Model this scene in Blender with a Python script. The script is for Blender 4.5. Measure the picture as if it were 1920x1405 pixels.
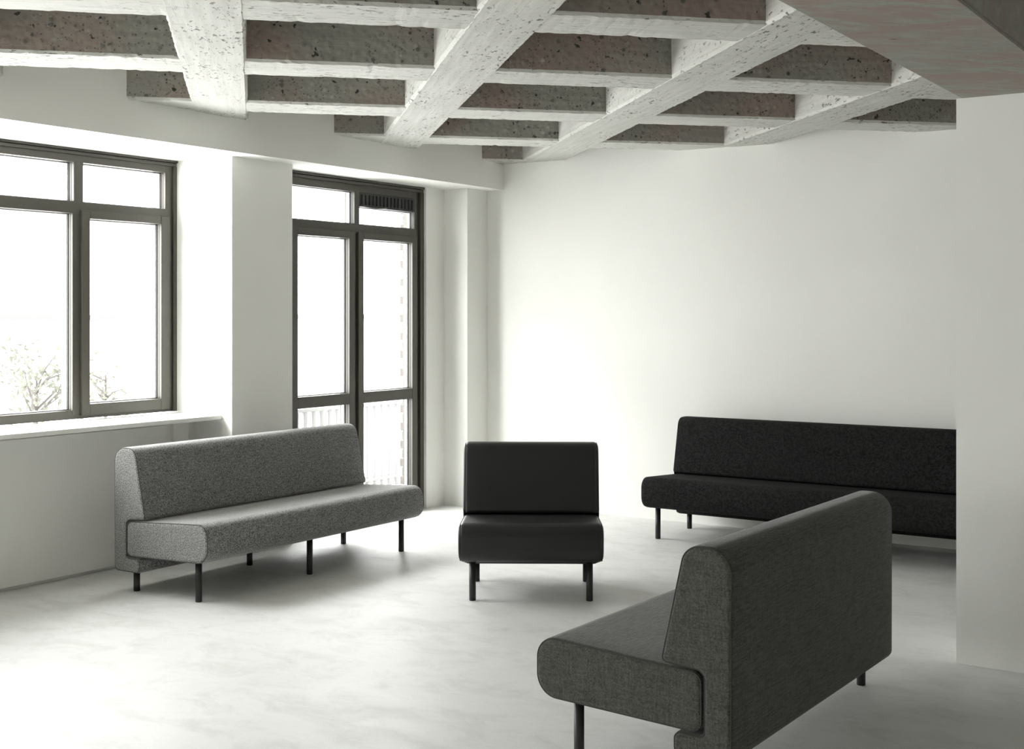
import bpy, bmesh, math, random
from mathutils import Vector, Matrix, noise

random.seed(7)
for o in list(bpy.data.objects):
    bpy.data.objects.remove(o, do_unlink=True)
SC = bpy.context.scene
COL = SC.collection
PI = math.pi

# ------------------------------------------------------------------ camera
cam_d = bpy.data.cameras.new('camera')
cam = bpy.data.objects.new('camera', cam_d)
COL.objects.link(cam)
cam.location = (0, 0, 1.6)
cam.rotation_euler = (math.radians(90), 0, math.radians(33.6))
cam_d.sensor_width = 36.0
cam_d.lens = 2400 / 1920 * 36
cam_d.shift_y = -(702.5 - 586) / 1920
cam_d.clip_end = 500
SC.camera = cam

# ------------------------------------------------------------------ world, exposure
SKY = 8.0
w = bpy.data.worlds.new('sky')
SC.world = w
w.use_nodes = True
bg = w.node_tree.nodes['Background']
bg.inputs[0].default_value = (1.0, .993, .985, 1)
bg.inputs[1].default_value = SKY
vs = SC.view_settings
vs.view_transform = 'Standard'
vs.look = 'None'
vs.gamma = 1
vs.use_curve_mapping = False
vs.exposure = 1.08

# hazy sun high over the window side: shadows run away from the windows and towards the back wall
sun = bpy.data.lights.new('hazy_sun', 'SUN')
sun.energy = 5.0
sun.angle = math.radians(50)
sun.color = (1.0, .995, .97)
so = bpy.data.objects.new('hazy_sun', sun)
so.rotation_euler = Vector((-.44, -.50, .745)).to_track_quat('Z', 'Y').to_euler()
so.location = (-12, -4, 9)
COL.objects.link(so)

# window openings of the left wall: (y0, y1, z0, z1)
OPENINGS = [(3.25, 5.94, 0.93, 2.62), (6.62, 8.31, 0.0, 2.62),
            (1.0, 2.69, 0.0, 2.62), (-1.25, 0.44, 0.0, 2.62), (-3.50, -1.81, 0.0, 2.62)]
for (y0, y1, z0, z1) in OPENINGS:
    l = bpy.data.lights.new('daylight_portal', 'AREA')
    l.shape = 'RECTANGLE'
    l.size = z1 - z0
    l.size_y = y1 - y0
    l.cycles.is_portal = True
    o = bpy.data.objects.new('daylight_portal', l)
    o.location = (-6.9, (y0 + y1) / 2, (z0 + z1) / 2)
    o.rotation_euler = (0, -PI / 2, 0)
    COL.objects.link(o)

# ------------------------------------------------------------------ node helpers
class NT:
    def __init__(s, name):
        s.m = bpy.data.materials.new(name)
        s.m.use_nodes = True
        s.t = s.m.node_tree
        s.t.nodes.clear()
        s.out = s.t.nodes.new('ShaderNodeOutputMaterial')
    def n(s, typ, **kw):
        nd = s.t.nodes.new('ShaderNode' + typ)
        for k, v in kw.items():
            if k.startswith('i_'):
                key = k[2:]
                key = int(key) if key.isdigit() else key.replace('_', ' ')
                nd.inputs[key].default_value = v
            else:
                setattr(nd, k, v)
        return nd
    def l(s, a, b):
        s.t.links.new(a, b)
    def ramp(s, fac, stops):
        r = s.n('ValToRGB')
        while len(r.color_ramp.elements) < len(stops):
            r.color_ramp.elements.new(0.5)
        for e, (p, c) in zip(r.color_ramp.elements, stops):
            e.position = p
            e.color = (c, c, c, 1) if isinstance(c, (int, float)) else (*c, 1)
        s.l(fac, r.inputs[0])
        return r.outputs[0]
    def mix(s, fac, a, b, mode='MIX'):
        m = s.n('MixRGB', blend_type=mode)
        for sock, v in ((m.inputs[0], fac), (m.inputs[1], a), (m.inputs[2], b)):
            if isinstance(v, (int, float)):
                sock.default_value = v if sock == m.inputs[0] else (v, v, v, 1)
            elif isinstance(v, tuple):
                sock.default_value = (*v, 1)
            else:
                s.l(v, sock)
        return m.outputs[0]
    def noise(s, vec, scale, detail=3, rough=.55, dist=0):
        n = s.n('TexNoise')
        n.inputs['Scale'].default_value = scale
        n.inputs['Detail'].default_value = detail
        n.inputs['Roughness'].default_value = rough
        n.inputs['Distortion'].default_value = dist
        s.l(vec, n.inputs['Vector'])
        return n.outputs['Fac']
    def mapping(s, vec, scale=(1, 1, 1), rz=0):
        m = s.n('Mapping')
        m.inputs['Scale'].default_value = scale
        m.inputs['Rotation'].default_value = (0, 0, rz)
        s.l(vec, m.inputs['Vector'])
        return m.outputs[0]
    def pos(s):
        return s.n('NewGeometry').outputs['Position']
    def obj(s):
        return s.n('TexCoord').outputs['Object']
    def bsdf(s, color, rough=.8, bump=None, bstr=.3, bdist=.01, spec=.5, **kw):
        p = s.n('BsdfPrincipled')
        for nm, v in (('Base Color', color), ('Roughness', rough)):
            if isinstance(v, tuple):
                p.inputs[nm].default_value = (*v, 1)
            elif isinstance(v, (int, float)):
                p.inputs[nm].default_value = v
            else:
                s.l(v, p.inputs[nm])
        p.inputs['Specular IOR Level'].default_value = spec
        for k, v in kw.items():
            p.inputs[k.replace('_', ' ')].default_value = v
        if bump is not None:
            b = s.n('Bump')
            b.inputs['Strength'].default_value = bstr
            b.inputs['Distance'].default_value = bdist
            s.l(bump, b.inputs['Height'])
            s.l(b.outputs[0], p.inputs['Normal'])
        s.l(p.outputs[0], s.out.inputs[0])
        return s.m

def mat_plaster(name, col):
    t = NT(name); p = t.pos()
    n1 = t.noise(p, 1.3, 3)
    c = t.mix(t.ramp(n1, [(.3, 0.0), (.7, 1.0)]), tuple(x * .97 for x in col), col)
    return t.bsdf(c, .75, t.noise(p, 60, 4), .08, .004, spec=.25)

def mat_floor():
    t = NT('polished_concrete_floor'); p = t.pos()
    n1 = t.noise(p, .8, 5, .6, .4)
    n2 = t.noise(t.mapping(p, (1, 1.6, 1), .5), 3.4, 8, .7, .6)
    n3 = t.noise(t.mapping(p, (1, 2.2, 1), -.4), 14, 6, .7, .8)
    n4 = t.noise(p, 90, 2)
    c = t.mix(t.ramp(n1, [(.3, 0.), (.7, 1.)]), (.68, .68, .665), (.74, .74, .73))
    c = t.mix(t.ramp(n2, [(.34, .7), (.52, 0.)]), c, (.585, .585, .562))
    c = t.mix(t.ramp(n3, [(.30, .5), (.46, 0.)]), c, (.60, .60, .58))
    c = t.mix(t.ramp(n3, [(.60, 0.), (.72, .5)]), c, (.79, .79, .78))
    c = t.mix(t.ramp(n4, [(.27, .35), (.36, 0.)]), c, (.52, .52, .5))
    r = t.ramp(n2, [(.3, .58), (.7, .42)])
    return t.bsdf(c, r, t.mix(.5, n2, n3), .07, .01, spec=.42)

def mat_concrete(name, rz, kind):
    """raw shuttered concrete; rz turns the grain along the rib"""
    t = NT(name); g = t.pos()
    p = t.mapping(g, (1, 1, 1), rz)
    grain = t.noise(t.mapping(p, (.9, 14, 14)), 2.2, 6, .65, .3)
    blot = t.noise(p, 1.1, 3)
    speck = t.noise(t.mapping(p, (.4, 1, 1)), 52, 3, .6)
    zone = t.noise(p, 2.3, 3, .6)
    vor = t.n('TexVoronoi', i_Scale=26.0)
    t.l(p, vor.inputs['Vector'])
    vcol = vor.outputs['Color']
    sep = t.n('SeparateColor'); t.l(vcol, sep.inputs[0])
    if kind == 'under':
        c = t.mix(t.ramp(grain, [(.3, 0.), (.7, 1.)]), (.47, .47, .435), (.62, .62, .585))  # same concrete, paler: the light on the undersides is put into the colour
        c = t.mix(t.ramp(blot, [(.42, 0.), (.65, .3)]), c, (.40, .40, .37))
        m = t.mix(1.0, t.ramp(speck, [(.36, 1.), (.42, 0.)]), t.ramp(zone, [(.44, 0.), (.60, 1.)]), 'MULTIPLY')
        c = t.mix(m, c, (.13, .13, .12))
        h = t.mix(.5, grain, t.ramp(speck, [(.28, 0.), (.4, 1.)]))
        return t.bsdf(c, .7, h, .5, .012, spec=.3)
    if kind == 'beam':
        streak = t.noise(t.mapping(p, (1, 2.6, 1)), 2.6, 7, .68, .9)
        fine = t.noise(t.mapping(p, (1, 2.5, 2.5)), 9, 8, .75, .8)
        c = t.mix(t.ramp(fine, [(.3, 0.), (.7, 1.)]), (.27, .275, .24), (.40, .40, .36))
        red = t.mix(1.0, t.ramp(streak, [(.44, 0.), (.56, .9)]), t.ramp(blot, [(.36, .15), (.5, 1.)]), 'MULTIPLY')
        c = t.mix(red, c, (.34, .265, .235))
        m = t.mix(1.0, t.ramp(speck, [(.29, 1.), (.35, 0.)]), t.ramp(zone, [(.5, 0.), (.65, 1.)]), 'MULTIPLY')
        c = t.mix(m, c, (.11, .11, .1))
        return t.bsdf(c, .75, fine, .4, .01, spec=.3)
    # sides: exposed aggregate on a darker base, shade put into the colour
    c = t.mix(t.ramp(grain, [(.3, 0.), (.7, 1.)]), (.27, .27, .24), (.36, .355, .32))
    c = t.mix(t.ramp(blot, [(.44, 0.), (.58, .7)]), c, (.35, .262, .228))
    agg = t.mix(1.0, t.ramp(vor.outputs['Distance'], [(.26, 1.), (.40, 0.)]), t.ramp(zone, [(.38, .3), (.54, 1.)]), 'MULTIPLY')
    agg = t.mix(1.0, agg, t.ramp(sep.outputs[1], [(.40, 0.), (.46, 1.)]), 'MULTIPLY')
    v2 = t.n('TexVoronoi', i_Scale=62.0); t.l(p, v2.inputs['Vector'])
    s2 = t.n('SeparateColor'); t.l(v2.outputs['Color'], s2.inputs[0])
    a2 = t.mix(1.0, t.ramp(v2.outputs['Distance'], [(.2, 1.), (.45, 0.)]), t.ramp(s2.outputs[1], [(.55, 0.), (.62, .8)]), 'MULTIPLY')
    a2 = t.mix(1.0, a2, t.ramp(zone, [(.36, .2), (.5, 1.)]), 'MULTIPLY')
    c = t.mix(a2, c, t.ramp(s2.outputs[0], [(0., (.08, .08, .075)), (.6, (.2, .19, .17)), (1., (.46, .44, .4))]))
    aggc = t.ramp(sep.outputs[0], [(0., (.07, .075, .07)), (.5, (.22, .22, .2)), (1., (.5, .49, .45))])
    c = t.mix(agg, c, aggc)
    m = t.ramp(t.noise(p, 21, 4, .6), [(.325, 1.), (.355, 0.)])
    c = t.mix(m, c, (.055, .055, .05))
    h = t.mix(.5, t.ramp(vor.outputs['Distance'], [(.1, 1.), (.6, 0.)]), grain)
    return t.bsdf(c, .85, h, .6, .012, spec=.25)

def mat_fabric(name, ca, cb, scale, rough=.9, bstr=.25, sheen=.2, lo=.38, hi=.62, linen=0.0):
    t = NT(name); o = t.obj()
    na = t.noise(o, scale, 2, .6)
    f = na
    if linen:
        wx = t.noise(t.mapping(o, (.10, 1, 1)), scale * 1.1, 3, .65)
        wz = t.noise(t.mapping(o, (1, 1, .10)), scale * 1.1, 3, .65)
        wy = t.noise(t.mapping(o, (1, .10, 1)), scale * 1.1, 3, .65)
        f = t.mix(linen, na, t.mix(.5, wx, t.mix(.5, wz, wy)))
    c = t.mix(t.ramp(f, [(lo, 0.), (hi, 1.)]), ca, cb)
    c = t.mix(t.ramp(t.noise(o, 5, 3), [(.35, .05), (.65, 0.)]), c, ca)
    return t.bsdf(c, rough, f, bstr, .004, spec=.2, Sheen_Weight=sheen, Sheen_Roughness=.4)

def mat_plain(name, col, rough=.5, spec=.5, metal=0, bscale=None, bstr=.1):
    t = NT(name); o = t.obj()
    n = t.noise(o, bscale or 40, 2)
    c = t.mix(t.ramp(n, [(.3, 0.), (.7, 1.)]), tuple(x * .93 for x in col), col)
    return t.bsdf(c, rough, n, bstr, .002, spec=spec, Metallic=metal)

def mat_glass():
    t = NT('clear_glass')
    tr = t.n('BsdfTransparent'); tr.inputs[0].default_value = (.962, .970, .966, 1)
    gl = t.n('BsdfGlossy'); gl.inputs['Roughness'].default_value = .02
    fr = t.n('Fresnel')
    # the same reflectance on both faces of the thin pane (no total reflection inside it)
    ior = t.n('MapRange'); t.l(t.n('NewGeometry').outputs['Backfacing'], ior.inputs[0])
    ior.inputs[3].default_value = 1.45; ior.inputs[4].default_value = 1 / 1.45
    t.l(ior.outputs[0], fr.inputs[0])
    mx = t.n('MixShader')
    t.l(fr.outputs[0], mx.inputs[0]); t.l(tr.outputs[0], mx.inputs[1]); t.l(gl.outputs[0], mx.inputs[2])
    t.l(mx.outputs[0], t.out.inputs[0])
    return t.m

M = {
    'plaster': mat_plaster('white_plaster', (.87, .868, .832)),
    'sill': mat_plaster('white_stone_sill', (.82, .82, .79)),
    'floor': mat_floor(),
    'underA': mat_concrete('lit_concrete_across', -PI / 4, 'under'),
    'underB': mat_concrete('lit_concrete_along', PI / 4, 'under'),
    'sideA': mat_concrete('shaded_aggregate_across', -PI / 4, 'side'),
    'sideB': mat_concrete('shaded_aggregate_along', PI / 4, 'side'),
    'beam': mat_concrete('reddish_grey_concrete', -PI / 4, 'beam'),
    'frame': mat_plain('dark_bronze_aluminium', (.062, .058, .047), .42, .5),
    'framed': mat_plain('black_rubber_gasket', (.02, .02, .02), .6, .3),
    'spacer': mat_plain('grey_glazing_spacer', (.55, .57, .56), .35, .5, .3),
    'vent': mat_plain('charcoal_vent_plastic', (.03, .03, .03), .5, .4),
    'glass': mat_glass(),
    'leg': mat_plain('black_powder_coated_steel', (.012, .012, .0125), .45, .5),
    'grey': mat_fabric('grey_melange_wool', (.055, .055, .052), (.33, .33, .328), 170, lo=.40, hi=.60, sheen=.5, linen=.35),
    'greyd': mat_plain('dark_grey_thread', (.09, .09, .088), .9, .2),
    'olive': mat_fabric('dark_grey_melange_canvas', (.045, .045, .039), (.108, .108, .095), 150, lo=.42, hi=.58, linen=.8),
    'olived': mat_plain('dark_canvas_piping', (.06, .06, .055), .9, .2),
    'boucle': mat_fabric('black_boucle', (.005, .005, .005), (.02, .02, .02), 70, bstr=.9, sheen=.0),
    'boucled': mat_plain('black_thread', (.012, .012, .012), .9, .2),
    'leather': mat_plain('black_leather', (.013, .013, .0127), .42, .45, 0, 260, .08),
    'brick': mat_plain('pale_brick', (.085, .08, .076), .9, .2, 0, 30, .3),
    'mortar': mat_plain('light_mortar', (.13, .13, .125), .9, .2),
    'rail': mat_plain('galvanised_railing', (.082, .083, .083), .5, .4),
    'balcony': mat_plain('pale_concrete_slab', (.5, .5, .48), .8, .3),
    'facade': mat_plain('pale_render', (.45, .45, .44), .9, .2),
    'roofedge': mat_plain('grey_roof_edge', (.058, .058, .058), .8, .2),
    'bark': mat_plain('bark', (.05, .046, .042), .9, .2),
    'leaf': mat_plain('pale_green_leaf', (.056, .058, .043), .7, .3),
}

# ------------------------------------------------------------------ mesh helpers
def add_box(bm, x0, x1, y0, y1, z0, z1):
    v = [bm.verts.new(p) for p in ((x0, y0, z0), (x1, y0, z0), (x1, y1, z0), (x0, y1, z0),
                                   (x0, y0, z1), (x1, y0, z1), (x1, y1, z1), (x0, y1, z1))]
    for f in ((3, 2, 1, 0), (4, 5, 6, 7), (0, 1, 5, 4), (1, 2, 6, 5), (2, 3, 7, 6), (3, 0, 4, 7)):
        bm.faces.new([v[i] for i in f])

def finish(name, bm, mat, parent=None, bevel=0, smooth=False):
    if bevel:
        bmesh.ops.bevel(bm, geom=list(bm.edges), offset=bevel, segments=2, profile=.5, affect='EDGES')
    bmesh.ops.recalc_face_normals(bm, faces=bm.faces)
    me = bpy.data.meshes.new(name)
    bm.to_mesh(me); bm.free()
    for m in (mat if isinstance(mat, list) else [mat]):
        me.materials.append(m)
    if smooth:
        for p in me.polygons:
            p.use_smooth = True
    o = bpy.data.objects.new(name, me)
    COL.objects.link(o)
    if parent:
        o.parent = parent
    return o

def boxes(name, lst, mat, parent=None, bevel=0):
    bm = bmesh.new()
    for b in lst:
        add_box(bm, *b)
    return finish(name, bm, mat, parent, bevel)

def empty(name, loc=(0, 0, 0), rz=0):
    o = bpy.data.objects.new(name, None)
    o.location = loc
    o.rotation_euler = (0, 0, rz)
    o.empty_display_size = .2
    COL.objects.link(o)
    return o

def tag(o, label=None, cat=None, group=None, kind=None):
    for k, v in (('label', label), ('category', cat), ('group', group), ('kind', kind)):
        if v:
            o[k] = v
    return o

def struct(o, label, cat):
    return tag(o, label, cat, kind='structure')

def tube(bm, pts, r, n=8, closed=False):
    """sweep a circle along pts"""
    rings = []
    N = len(pts)
    for i, p in enumerate(pts):
        a = pts[(i - 1) % N] if (closed or i > 0) else pts[i]
        b = pts[(i + 1) % N] if (closed or i < N - 1) else pts[i]
        d = (Vector(b) - Vector(a)).normalized()
        up = Vector((1, 0, 0)) if abs(d.x) < .9 else Vector((0, 0, 1))
        s = d.cross(up).normalized(); t = s.cross(d)
        rr = r[i] if isinstance(r, (list, tuple)) else r
        rings.append([bm.verts.new(Vector(p) + (s * math.cos(2 * PI * k / n) + t * math.sin(2 * PI * k / n)) * rr) for k in range(n)])
    for i in range(N if closed else N - 1):
        A, B = rings[i], rings[(i + 1) % N]
        for k in range(n):
            bm.faces.new((A[k], A[(k + 1) % n], B[(k + 1) % n], B[k]))
    if not closed:
        bm.faces.new(rings[0][::-1]); bm.faces.new(rings[-1])

# ------------------------------------------------------------------ the room shell
RX, RY0, BW = 2.9, -3.7, 8.85          # right wall, near wall, back wall
XO = -6.85                             # outer face of the window wall
XH, XP, XS, XD = -5.96, -6.138, -6.49, -6.36
TOP = 3.30

o = boxes('floor', [(XO, RX + .3, RY0 - .3, BW + .4, -.12, 0)], M['floor'])
struct(o, 'pale grey polished concrete floor with faint trowel marks', 'floor')
o = boxes('wall_back', [(XO, RX + .3, BW, BW + .4, 0, TOP)], M['plaster'])
struct(o, 'plain white plaster wall behind the black sofa', 'wall')
o = boxes('wall_right', [(RX, RX + .3, RY0 - .3, BW, 0, TOP)], M['plaster'])
struct(o, 'plain white plaster wall opposite the windows', 'wall')
o = boxes('wall_near', [(XO, RX, RY0 - .3, RY0, 0, TOP)], M['plaster'])
struct(o, 'plain white plaster wall facing the black sofa', 'wall')

wl = struct(empty('wall_left', (XO, 2.5, 0)), 'white plaster window wall with deep header, piers and low spandrels', 'wall')
def wpart(name, lst, mat='plaster', bevel=0):
    ob = boxes(name, lst, M[mat], None, bevel)
    ob.parent = wl
    ob.matrix_parent_inverse = Matrix.Translation(wl.location).inverted()
    return ob
wpart('header', [(XO, XH, RY0, BW, 2.62, TOP)])
for (a, b) in ((5.94, 6.505), (2.69, 3.25), (.44, 1.0), (-1.81, -1.25), (RY0, -3.5)):
    wpart('pier', [(XO, XP, a, b, 0, 2.62)])
wpart('corner_pier', [(-6.66, XP + .012, 8.557, BW, 0, 2.62)])
wpart('door_cheek', [(-6.55, XD, 8.31, 8.557, 0, 2.62)])
wpart('door_cheek', [(XO, XD, 6.505, 6.62, 0, 2.62)])
for (y0, y1, z0, z1) in OPENINGS:
    if z0 > .5:
        wpart('spandrel', [(XO, XS, y0, y1, 0, .885)])
        wpart('cover_panel', [(XS, XS + .022, y0 + .12, y1 - .26, .02, .868)], 'plaster', .004)
        wpart('cover_post', [(XS, XS + .028, y1 - .20, y1 - .075, .0, .885)], 'plaster', .003)
# brick outer reveal of the door opening
wpart('mortar_core', [(-6.70, -6.551, 8.44, 8.553, 0, 2.62)], 'mortar')
for (y0, y1, z0, z1) in OPENINGS:
    if z0 < .5:
        wpart('door_threshold', [(XO, -6.45, y0, y1, -.02, .02)], 'frame')
bmk = bmesh.new(); add_box(bmk, -.105, .105, -.05, .05, -.0325, .0325)
bmesh.ops.bevel(bmk, geom=list(bmk.edges), offset=.003, segments=1, affect='EDGES')
bmesh.ops.recalc_face_normals(bmk, faces=bmk.faces)
brick_me = bpy.data.meshes.new('brick'); bmk.to_mesh(brick_me); bmk.free()
brick_me.materials.append(M['brick'])
for k in range(34):
    b = bpy.data.objects.new('brick', brick_me)
    b.location = (-6.622 + (.026 if k % 2 else 0) + random.uniform(-.003, .003), 8.475 + random.uniform(-.002, .002), .04 + k * .0755)
    COL.objects.link(b); b.parent = wl
    b.matrix_parent_inverse = Matrix.Translation(wl.location).inverted()

# ------------------------------------------------------------------ coffered ceiling
cl = boxes('ceiling', [(XO, RX + .3, RY0 - .3, BW + .4, TOP, TOP + .15)], [M['sideA']])
struct(cl, 'raw concrete ceiling coffered by a diagonal grid of deep ribs', 'ceiling')
RZ = 2.836
def rib(name, along, c, wdt, z, mats, seed):
    """along: unit vector in XY; c: offset along the perpendicular; one long rib"""
    per = Vector((-along.y, along.x))
    lo, hi = -1e9, 1e9
    base = per * c
    for ax, (mn, mx) in ((0, (-6.35, RX + .15)), (1, (RY0 - .15, BW + .2))):
        t0 = (mn - base[ax]) / along[ax]; t1 = (mx - base[ax]) / along[ax]
        lo = max(lo, min(t0, t1)); hi = min(hi, max(t0, t1))
    if hi - lo < .3:
        return
    n = max(2, int((hi - lo) / .028))
    bm = bmesh.new()
    prev = None
    for i in range(n + 1):
        t = lo + (hi - lo) * i / n
        ring = []
        def jit(k, amp, f=22.0):
            q = noise.noise(Vector((t * f, k * 7.3 + seed * 3.1, c)))
            q2 = noise.noise(Vector((t * f * 3.1, k * 5.3 + seed * 2.1, c)))
            return amp * (q + max(0, q2) * .9)
        h = wdt / 2
        prof = [(-h + .0, TOP + .02, 0, 0), (-h, z + .10, .003, 0), (-h, z + .016, .007, 0), (-h + .013, z, .007, .006),
                (0, z - .001, 0, .002), (h - .013, z, .007, .006), (h, z + .016, .007, 0), (h, z + .10, .003, 0), (h, TOP + .02, 0, 0)]
        for k, (pp, zz, jp, jz) in enumerate(prof):
            sgn = 1 if pp > 0 else -1
            pp2 = pp - sgn * abs(jit(k, jp)); zz2 = zz + abs(jit(k + 20, jz))
            P = base + along * t + per * pp2
            ring.append(bm.verts.new((P.x, P.y, zz2)))
        if prev:
            for k in range(len(ring) - 1):
                f = bm.faces.new((prev[k], ring[k], ring[k + 1], prev[k + 1]))
                f.material_index = 0 if 2 < k + .5 < 6 else 1
        else:
            bm.faces.new(ring[::-1])
        prev = ring
    bm.faces.new(prev)
    ob = finish(name, bm, mats, cl)
    return ob
dA = Vector((1, 1)).normalized(); dB = Vector((-1, 1)).normalized()
for k in range(-8, 5):
    rib('cross_rib', dA, 5.165 + 1.27 * k + .185, .37, RZ, [M['underA'], M['sideA']], k)
for k in range(-5, 8):
    # dB's perpendicular is (-1,-1): offset is minus the distance along dA
    rib('diagonal_rib', dB, -(-.365 + 1.258 * k + .165), .33, RZ - .004, [M['underB'], M['underB']], 40 + k)  # sides share the pale tone: window light put into their colour

bm = bmesh.new(); add_box(bm, -1.528, -1.04, RY0 + .01, BW - .01, 2.574, TOP + .01)
bmesh.ops.bevel(bm, geom=[e for e in bm.edges if abs(e.verts[0].co.z - 2.574) < .001 and abs(e.verts[1].co.z - 2.574) < .001 and abs(e.verts[0].co.x - e.verts[1].co.x) < .001], offset=.012, segments=2, affect='EDGES')
o = finish('trim_1', bm, M['beam'])
struct(o, 'reddish grey concrete downstand beam running above the white pillar', 'beam')
o = boxes('wall_pillar', [(-1.542, -1.03, 5.98, 6.5, 0, 2.574)], M['plaster'])
struct(o, 'square white plastered pillar under the concrete beam', 'pillar')

# ------------------------------------------------------------------ windows
def ring(x0, x1, y0, y1, z0, z1, l, r, b, t):
    return [(x0, x1, y0, y0 + l, z0, z1), (x0, x1, y1 - r, y1, z0, z1),
            (x0, x1, y0 + l, y1 - r, z0, z0 + b), (x0, x1, y0 + l, y1 - r, z1 - t, z1)]
def bar(name, lst, parent, mat='frame', bevel=.003):
    bm = bmesh.new()
    for b in lst:
        n0 = len(bm.verts)
        add_box(bm, *b)
    return finish(name, bm, M[mat], parent, bevel)
def pane(root, x, y0, y1, z0, z1):
    """glass with gasket and spacer bar seen at its rim; y0..z1 is the clear opening"""
    bar('glazing_bead', ring(x - .012, x + .020, y0 - .012, y1 + .012, z0 - .012, z1 + .012, .014, .014, .014, .014), root, 'frame', .0015)
    bar('gasket', ring(x - .006, x + .004, y0, y1, z0, z1, .006, .006, .006, .006), root, 'framed', .001)
    bar('spacer', ring(x - .034, x - .010, y0 - .004, y1 + .004, z0 - .004, z1 + .004, .012, .012, .012, .012), root, 'spacer', .001)
    boxes('glass_pane', [(x - .004, x, y0 - .006, y1 + .006, z0 - .006, z1 + .006)], M['glass'], root)

def window(name, label, y0, y1):
    X = -6.67
    r = struct(empty(name, (0, 0, 0)), label, 'window')
    z0, z1 = .935, 2.622
    bar('outer_frame', ring(X - .13, X - .005, y0, y1, z0, z1, .085, .085, .055, .085), r)
    bar('head_casing', [(X - .02, X + .022, y0, y1, 2.606, 2.622)], r, bevel=.002)
    bar('head_casing', [(X - .02, X + .010, y0, y1, 2.582, 2.602)], r, bevel=.002)
    bar('jamb_casing', [(X - .02, X + .012, y1 - .03, y1, z0, 2.58)], r, bevel=.002)
    bar('jamb_casing', [(X - .02, X + .012, y0, y0 + .03, z0, 2.58)], r, bevel=.002)
    bar('transom', [(X - .11, X - .002, y0 + .085, y1 - .085, 2.217, 2.292)], r)
    s = y1 - .776          # split between fixed pane and sash on the far side
    sn = y0 + .776
    for a in (s, sn):
        bar('mullion', [(X - .11, X, a - .054, a + .030, z0 + .03, 2.217)], r)
        bar('mullion', [(X - .11, X - .002, a - .042, a + .028, 2.292, 2.54)], r)
    # opening sashes at both ends
    for (a, b) in ((s, y1 - .067), (y0 + .067, sn)):
        bar('sash', ring(X - .09, X + .018, a + .003, b, .955, 2.24, .060, .072, .070, .052), r)
        pane(r, X - .026, a + .063, b - .072, 1.025, 2.188)
    pane(r, X - .04, sn + .03, s - .054, .99, 2.217)
    pane(r, X - .05, s + .028, y1 - .085, 2.292, 2.537)
    pane(r, X - .05, sn + .028, s - .042, 2.292, 2.537)
    pane(r, X - .05, y0 + .085, sn - .042, 2.292, 2.537)
    bar('window_sill', [(X - .01, -6.228, y0 + .002, y1 - .002, .898, .926)], r, 'sill', .004)
    return r
window('window_1', 'bronze framed window above the stone sill beside the pier at the grey sofa', 3.25, 5.94)

def door(name, label, yo):
    X = -6.395
    r = struct(empty(name, (0, yo, 0)), label, 'door')
    y0, y1, z0, z1 = 6.622, 8.309, .02, 2.62
    bar('outer_frame', ring(X - .12, X - .012, y0, y1, z0, z1, .10, .098, .06, .10), r)
    bar('head_casing', [(X - .02, X + .020, y0, y1, 2.602, 2.619)], r, bevel=.002)
    bar('head_casing', [(X - .02, X + .008, y0, y1, 2.576, 2.598)], r, bevel=.002)
    bar('jamb_casing', [(X - .02, X + .012, y1 - .045, y1, z0, 2.575)], r, bevel=.002)
    bar('jamb_casing', [(X - .02, X + .012, y0, y0 + .045, z0, 2.575)], r, bevel=.002)
    bar('transom', [(X - .11, X, y0 + .10, y1 - .098, 2.200, 2.276)], r)
    m = 7.463
    bar('mullion', [(X - .11, X - .005, m - .030, m + .030, z0 + .05, 2.2)], r)
    bar('mullion', [(X - .11, X - .005, m + .002, m + .058, 2.276, 2.53)], r)
    for (a, b) in ((6.755, m - .018), (m + .022, 8.215)):
        l = bar('door_leaf', ring(X - .08, X + .018, a, b, .06, 2.215, .062, .064, .14, .055) +
                [(X - .08, X + .018, a + .062, b - .064, .906, .988)], r)
        pane(r, X - .024, a + .062, b - .064, .988, 2.16)
        pane(r, X - .024, a + .062, b - .064, .20, .906)
    pane(r, X - .045, 6.722, m + .002, 2.276, 2.522)
    pane(r, X - .045, m + .058, y1 - .1, 2.276, 2.412)
    v = bar('vent', [(X - .06, X - .006, m + .058, y1 - .1, 2.412, 2.524)], r, 'vent')
    n = 15
    for k in range(n):
        yy = m + .09 + (y1 - .135 - m - .09) * k / (n - 1)
        bar('vent_fin', [(X - .008, X + .004, yy - .006, yy + .006, 2.428, 2.506)], v, 'vent', .001)
    bm = bmesh.new()
    tube(bm, [(X + .004, m + .06 + .32 * i / 10, 2.42 - .012 * math.sin(PI * i / 10)) for i in range(11)], .004, 6)
    finish('vent_pull', bm, M['frame'], v, smooth=True)
    return r
door('door_1', 'bronze framed glazed balcony door with transom lights and a vent', 0)
door('door_2', 'bronze framed glazed door next to the wide window on the side away from the balcony', 1.0 - 6.62)
door('door_3', 'bronze framed glazed door second from the wide window', -1.25 - 6.62)
door('door_4', 'bronze framed glazed door third from the wide window', -3.50 - 6.62)

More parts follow.
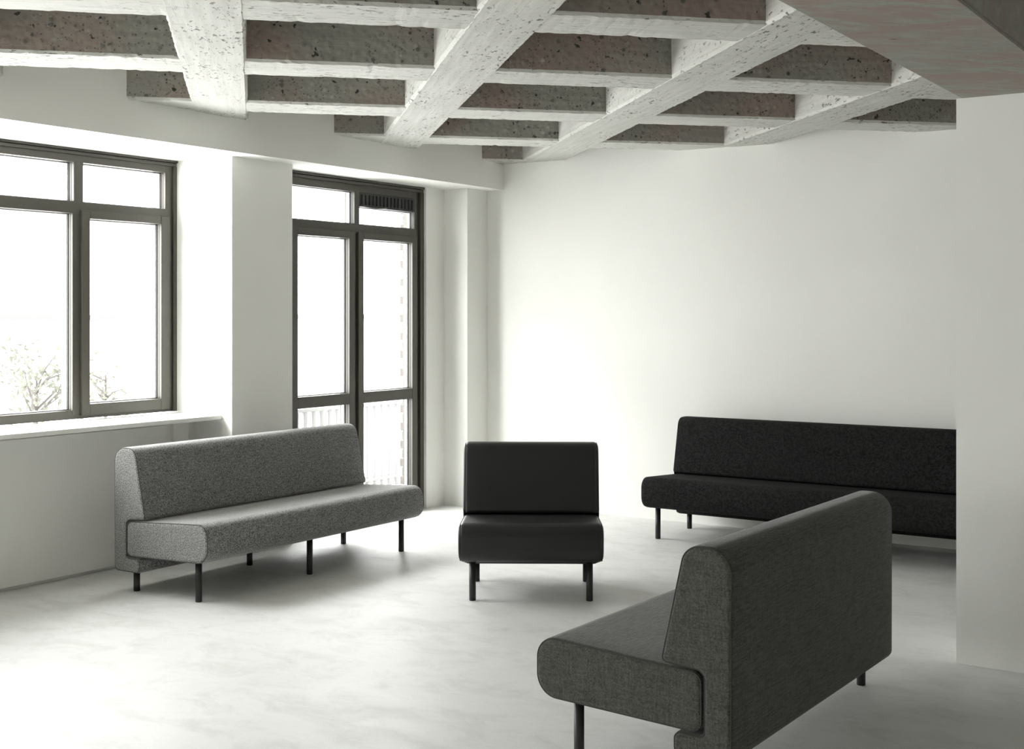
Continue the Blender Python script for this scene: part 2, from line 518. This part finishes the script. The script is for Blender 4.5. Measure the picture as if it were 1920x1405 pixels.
# ------------------------------------------------------------------ seating
def fillet(poly, rad, seg=6):
    """round the corners of a closed polygon [(y,z)] with per-corner radii, then resample straight runs"""
    out = []
    n = len(poly)
    for i in range(n):
        p = Vector(poly[i]); a = Vector(poly[i - 1]); b = Vector(poly[(i + 1) % n])
        u = (a - p); v = (b - p)
        lu, lv = u.length, v.length
        u.normalize(); v.normalize()
        ang = u.angle(v)
        t = min(rad[i] / math.tan(ang / 2), lu * .49, lv * .49)
        r = t * math.tan(ang / 2)
        p0 = p + u * t; p1 = p + v * t
        cen = p + (u + v).normalized() * (r / math.sin(ang / 2))
        a0 = math.atan2(p0.y - cen.y, p0.x - cen.x); a1 = math.atan2(p1.y - cen.y, p1.x - cen.x)
        d = (a1 - a0 + PI) % (2 * PI) - PI
        k = max(3, int(seg * abs(d) / 1.0) + 2)
        for j in range(k + 1):
            q = a0 + d * j / k
            out.append(Vector((cen.x + r * math.cos(q), cen.y + r * math.sin(q))))
    res = []
    m = len(out)
    for i in range(m):
        a, b = out[i], out[(i + 1) % m]
        L = (b - a).length
        k = max(1, int(L / .04))
        for j in range(k):
            res.append(a.lerp(b, j / k))
    clean = [res[0]]
    for q in res[1:]:
        if (q - clean[-1]).length > .0015:
            clean.append(q)
    if (clean[0] - clean[-1]).length < .0015:
        clean.pop()
    return clean

def area2(p):
    return sum(p[i - 1].x * p[i].y - p[i].x * p[i - 1].y for i in range(len(p)))

def cushion(prof, L, r, bulge, mat, name, parent, bow=.0):
    """profile swept along local x with rounded, slightly domed ends"""
    if area2(prof) < 0:
        prof = prof[::-1]
    n = len(prof)
    nor = []
    for i in range(n):
        t = (prof[(i + 1) % n] - prof[i - 1]).normalized()
        nor.append(Vector((-t.y, t.x)))          # inward for ccw
    def ringpts(inset):
        return [prof[i] + nor[i] * inset for i in range(n)]
    rows = []
    S = 5
    for j in range(S + 1):
        q = PI / 2 * j / S
        rows.append((-L / 2 + r * (1 - math.sin(q)), r * (1 - math.cos(q))))
    body = max(4, int(L / .12))
    for j in range(1, body):
        rows.append((-L / 2 + r + (L - 2 * r) * j / body, 0))
    for j in range(S, -1, -1):
        q = PI / 2 * j / S
        rows.append((L / 2 - r * (1 - math.sin(q)), r * (1 - math.cos(q))))
    rows[0:S + 1] = rows[0:S + 1][::1]
    first = sorted(rows[:S + 1]); rest = rows[S + 1:]
    rows = sorted(rows, key=lambda k: k[0])
    bm = bmesh.new()
    rings = []
    for (x, ins) in rows:
        rings.append([bm.verts.new((x, p.x, p.y)) for p in ringpts(ins)])
    for a, b in zip(rings[:-1], rings[1:]):
        for k in range(n):
            bm.faces.new((a[k], a[(k + 1) % n], b[(k + 1) % n], b[k]))
    for side, rg in ((-1, rings[0]), (1, rings[-1])):
        f = bm.faces.new(rg if side > 0 else rg[::-1])
    ob = finish(name, bm, mat, parent, smooth=True)
    for p in ob.data.polygons:
        if len(p.vertices) > 4:
            p.use_smooth = False
    return ob, prof, nor

SEAT = fillet([(-.140, .447), (.515, .409), (.515, .206), (-.140, .228)], [.075, .042, .040, .085], 8)
SEATX = fillet([(-.140, .447), (.515, .409), (.515, .206), (-.140, .228)], [.075, .042, .040, .085], 8)
BACK = fillet([(.622, .118), (.624, .828), (.448, .828), (.358, .424), (.500, .414), (.519, .400), (.519, .207), (.505, .200), (.408, .203), (.408, .118)],
              [.035, .095, .070, .022, .010, .030, .010, .010, .026, .032], 8)

def sofa(name, label, cat, centre, rz, L, mat, thread, legs, r=.018, group=None):
    """local x runs along the seat, local y from the front (-) to the back (+); y=0 is the front leg line"""
    root = tag(empty(name, (*centre, 0), rz), label, cat, group)
    s, prof, nor = cushion(SEAT, L, r, 0, M[mat], 'seat', root)
    b, profb, norb = cushion(BACK, L, r, 0, M[mat], 'backrest', root)
    for (ob, pr, nr) in ((s, prof, nor), (b, profb, norb)):
        for sd in (-1, 1):
            bm = bmesh.new()
            k = r * .30
            tube(bm, [(sd * (L / 2 - k), p.x + q.x * k * .8, p.y + q.y * k * .8) for p, q in zip(pr, nr)], .0028, 6, True)
            finish('piping', bm, M[thread], ob, smooth=True)
    for u in legs:
        for (d, zt) in ((0, .232), (.5085, .125)):
            bm = bmesh.new()
            R = .0186
            pts = [(u, d, z) for z in (0, .003, zt)]
            tube(bm, pts, [R - .002, R, R], 20)
            lg = finish('leg', bm, M['leg'], root, smooth=False)
            for p in lg.data.polygons:
                p.use_smooth = len(p.vertices) == 4
    return root

def place(x, y, rz, L):
    """centre of the front leg line from the corner where u = 0"""
    return (x + math.cos(rz) * L / 2, y + math.sin(rz) * L / 2)

INS = .068
rz = PI / 2 + .0021
L = 1.930
sofa('sofa', 'light grey melange wool sofa on six black legs under the window', 'sofa', place(-5.355, 4.8643, rz, L), rz, L, 'grey', 'greyd', (-L / 2 + INS, 0, L / 2 - INS))
fr, L = .0172, 1.618
far = (-2.3286 + math.sin(fr) * L, 3.8676 + math.cos(fr) * L)
rz = -PI / 2 - fr
sofa('sofa', 'dark grey canvas sofa turning its back to the white pillar', 'sofa', place(*far, rz, L), rz, L, 'olive', 'olived', (-L / 2 + INS, L / 2 - INS))
L = 2.45
sofa('sofa', 'long black boucle sofa against the plain white wall', 'sofa', place(-4.216, 8.108, 0, L), 0, L, 'boucle', 'boucled', (-L / 2 + INS, 0, L / 2 - INS), r=.028)
rz, L = .5694, .7957
sofa('lounge_chair', 'black leather lounge chair between the three sofas', 'chair', place(-4.179, 5.7615, rz, L), rz, L, 'leather', 'leg', (-L / 2 + .073, L / 2 - .073), r=.03)

# ------------------------------------------------------------------ outside the glass
bal = empty('balcony', (-7.1, 7.5, 0))
tag(bal, 'galvanised balcony railing with upright bars outside the glazed door', 'balcony')
def bpart(name, lst, mat, bevel=0):
    ob = boxes(name, lst, M[mat], None, bevel); ob.parent = bal
    ob.matrix_parent_inverse = Matrix.Translation(bal.location).inverted()
    return ob
bpart('slab', [(-7.75, XO - .005, 6.1, 11.6, -.2, -.03)], 'balcony')
bpart('handrail', [(-7.66, -7.60, 6.1, 11.6, .735, .765)], 'rail', .004)
bpart('bottom_rail', [(-7.65, -7.61, 6.1, 11.6, .04, .07)], 'rail', .004)
k = 0
yy = 6.14
while yy < 11.6:
    bpart('baluster', [(-7.645, -7.615, yy - .02, yy + .02, -.03, .735)], 'rail', .003)
    yy += .105
fb = empty('building', (-60, 30, -14))
tag(fb, 'long pale building with a thin grey roof edge far beyond the windows', 'building')
for nm, lst, mt in (('facade', [(-70, -60, -10, 95, -14, 1.16)], 'facade'), ('roof_edge', [(-70.2, -59.8, -10.2, 95.2, 1.16, 1.45)], 'roofedge')):
    ob = boxes(nm, lst, M[mt]); ob.parent = fb
    ob.matrix_parent_inverse = Matrix.Translation(fb.location).inverted()

def tree(x, y, top, label, seed, hgt=5.0, spread=1.1, leaves=420):
    rnd = random.Random(seed)
    r = tag(empty('tree', (x, y, top - hgt)), label, 'tree')
    bm = bmesh.new()
    tube(bm, [(0, 0, 0), (.05, .02, hgt * .5), (.02, .06, hgt * .92)], [.09, .05, .012], 7)
    tips = []
    for k in range(16):
        z = hgt * rnd.uniform(.62, .92); a = rnd.uniform(0, 2 * PI); l = spread * rnd.uniform(.5, 1)
        e = Vector((math.cos(a) * l, math.sin(a) * l, z + l * rnd.uniform(.4, .9)))
        e.z = min(e.z, hgt)
        m = Vector((e.x * .5, e.y * .5, (z + e.z) / 2 + .03))
        tube(bm, [(.03, .04, z), m, e], [.018, .012, .005], 5)
        tips += [e, m]
    finish('trunk', bm, M['bark'], r)
    bm = bmesh.new()
    for k in range(leaves):
        c = rnd.choice(tips) + Vector((rnd.gauss(0, .13), rnd.gauss(0, .13), rnd.gauss(0, .13)))
        d = Vector((rnd.gauss(0, 1), rnd.gauss(0, 1), rnd.gauss(0, 1))).normalized()
        e = d.orthogonal().normalized(); s = rnd.uniform(.03, .055)
        up = d.cross(e) * .01
        vv = [bm.verts.new(c - d * s), bm.verts.new(c + e * s * .45 + up), bm.verts.new(c + d * s), bm.verts.new(c - e * s * .45 + up)]
        bm.faces.new(vv)
    tag(finish('foliage', bm, M['leaf'], r), kind='stuff')
    return r
tree(-13.3, 9.6, 1.25, 'sparse pale green tree seen low through the wide fixed pane', 3, spread=.75, leaves=520)
tree(-14.4, 11.5, 1.15, 'thin leafy tree seen through the opening sash next to the pier', 5, spread=.35, leaves=220)
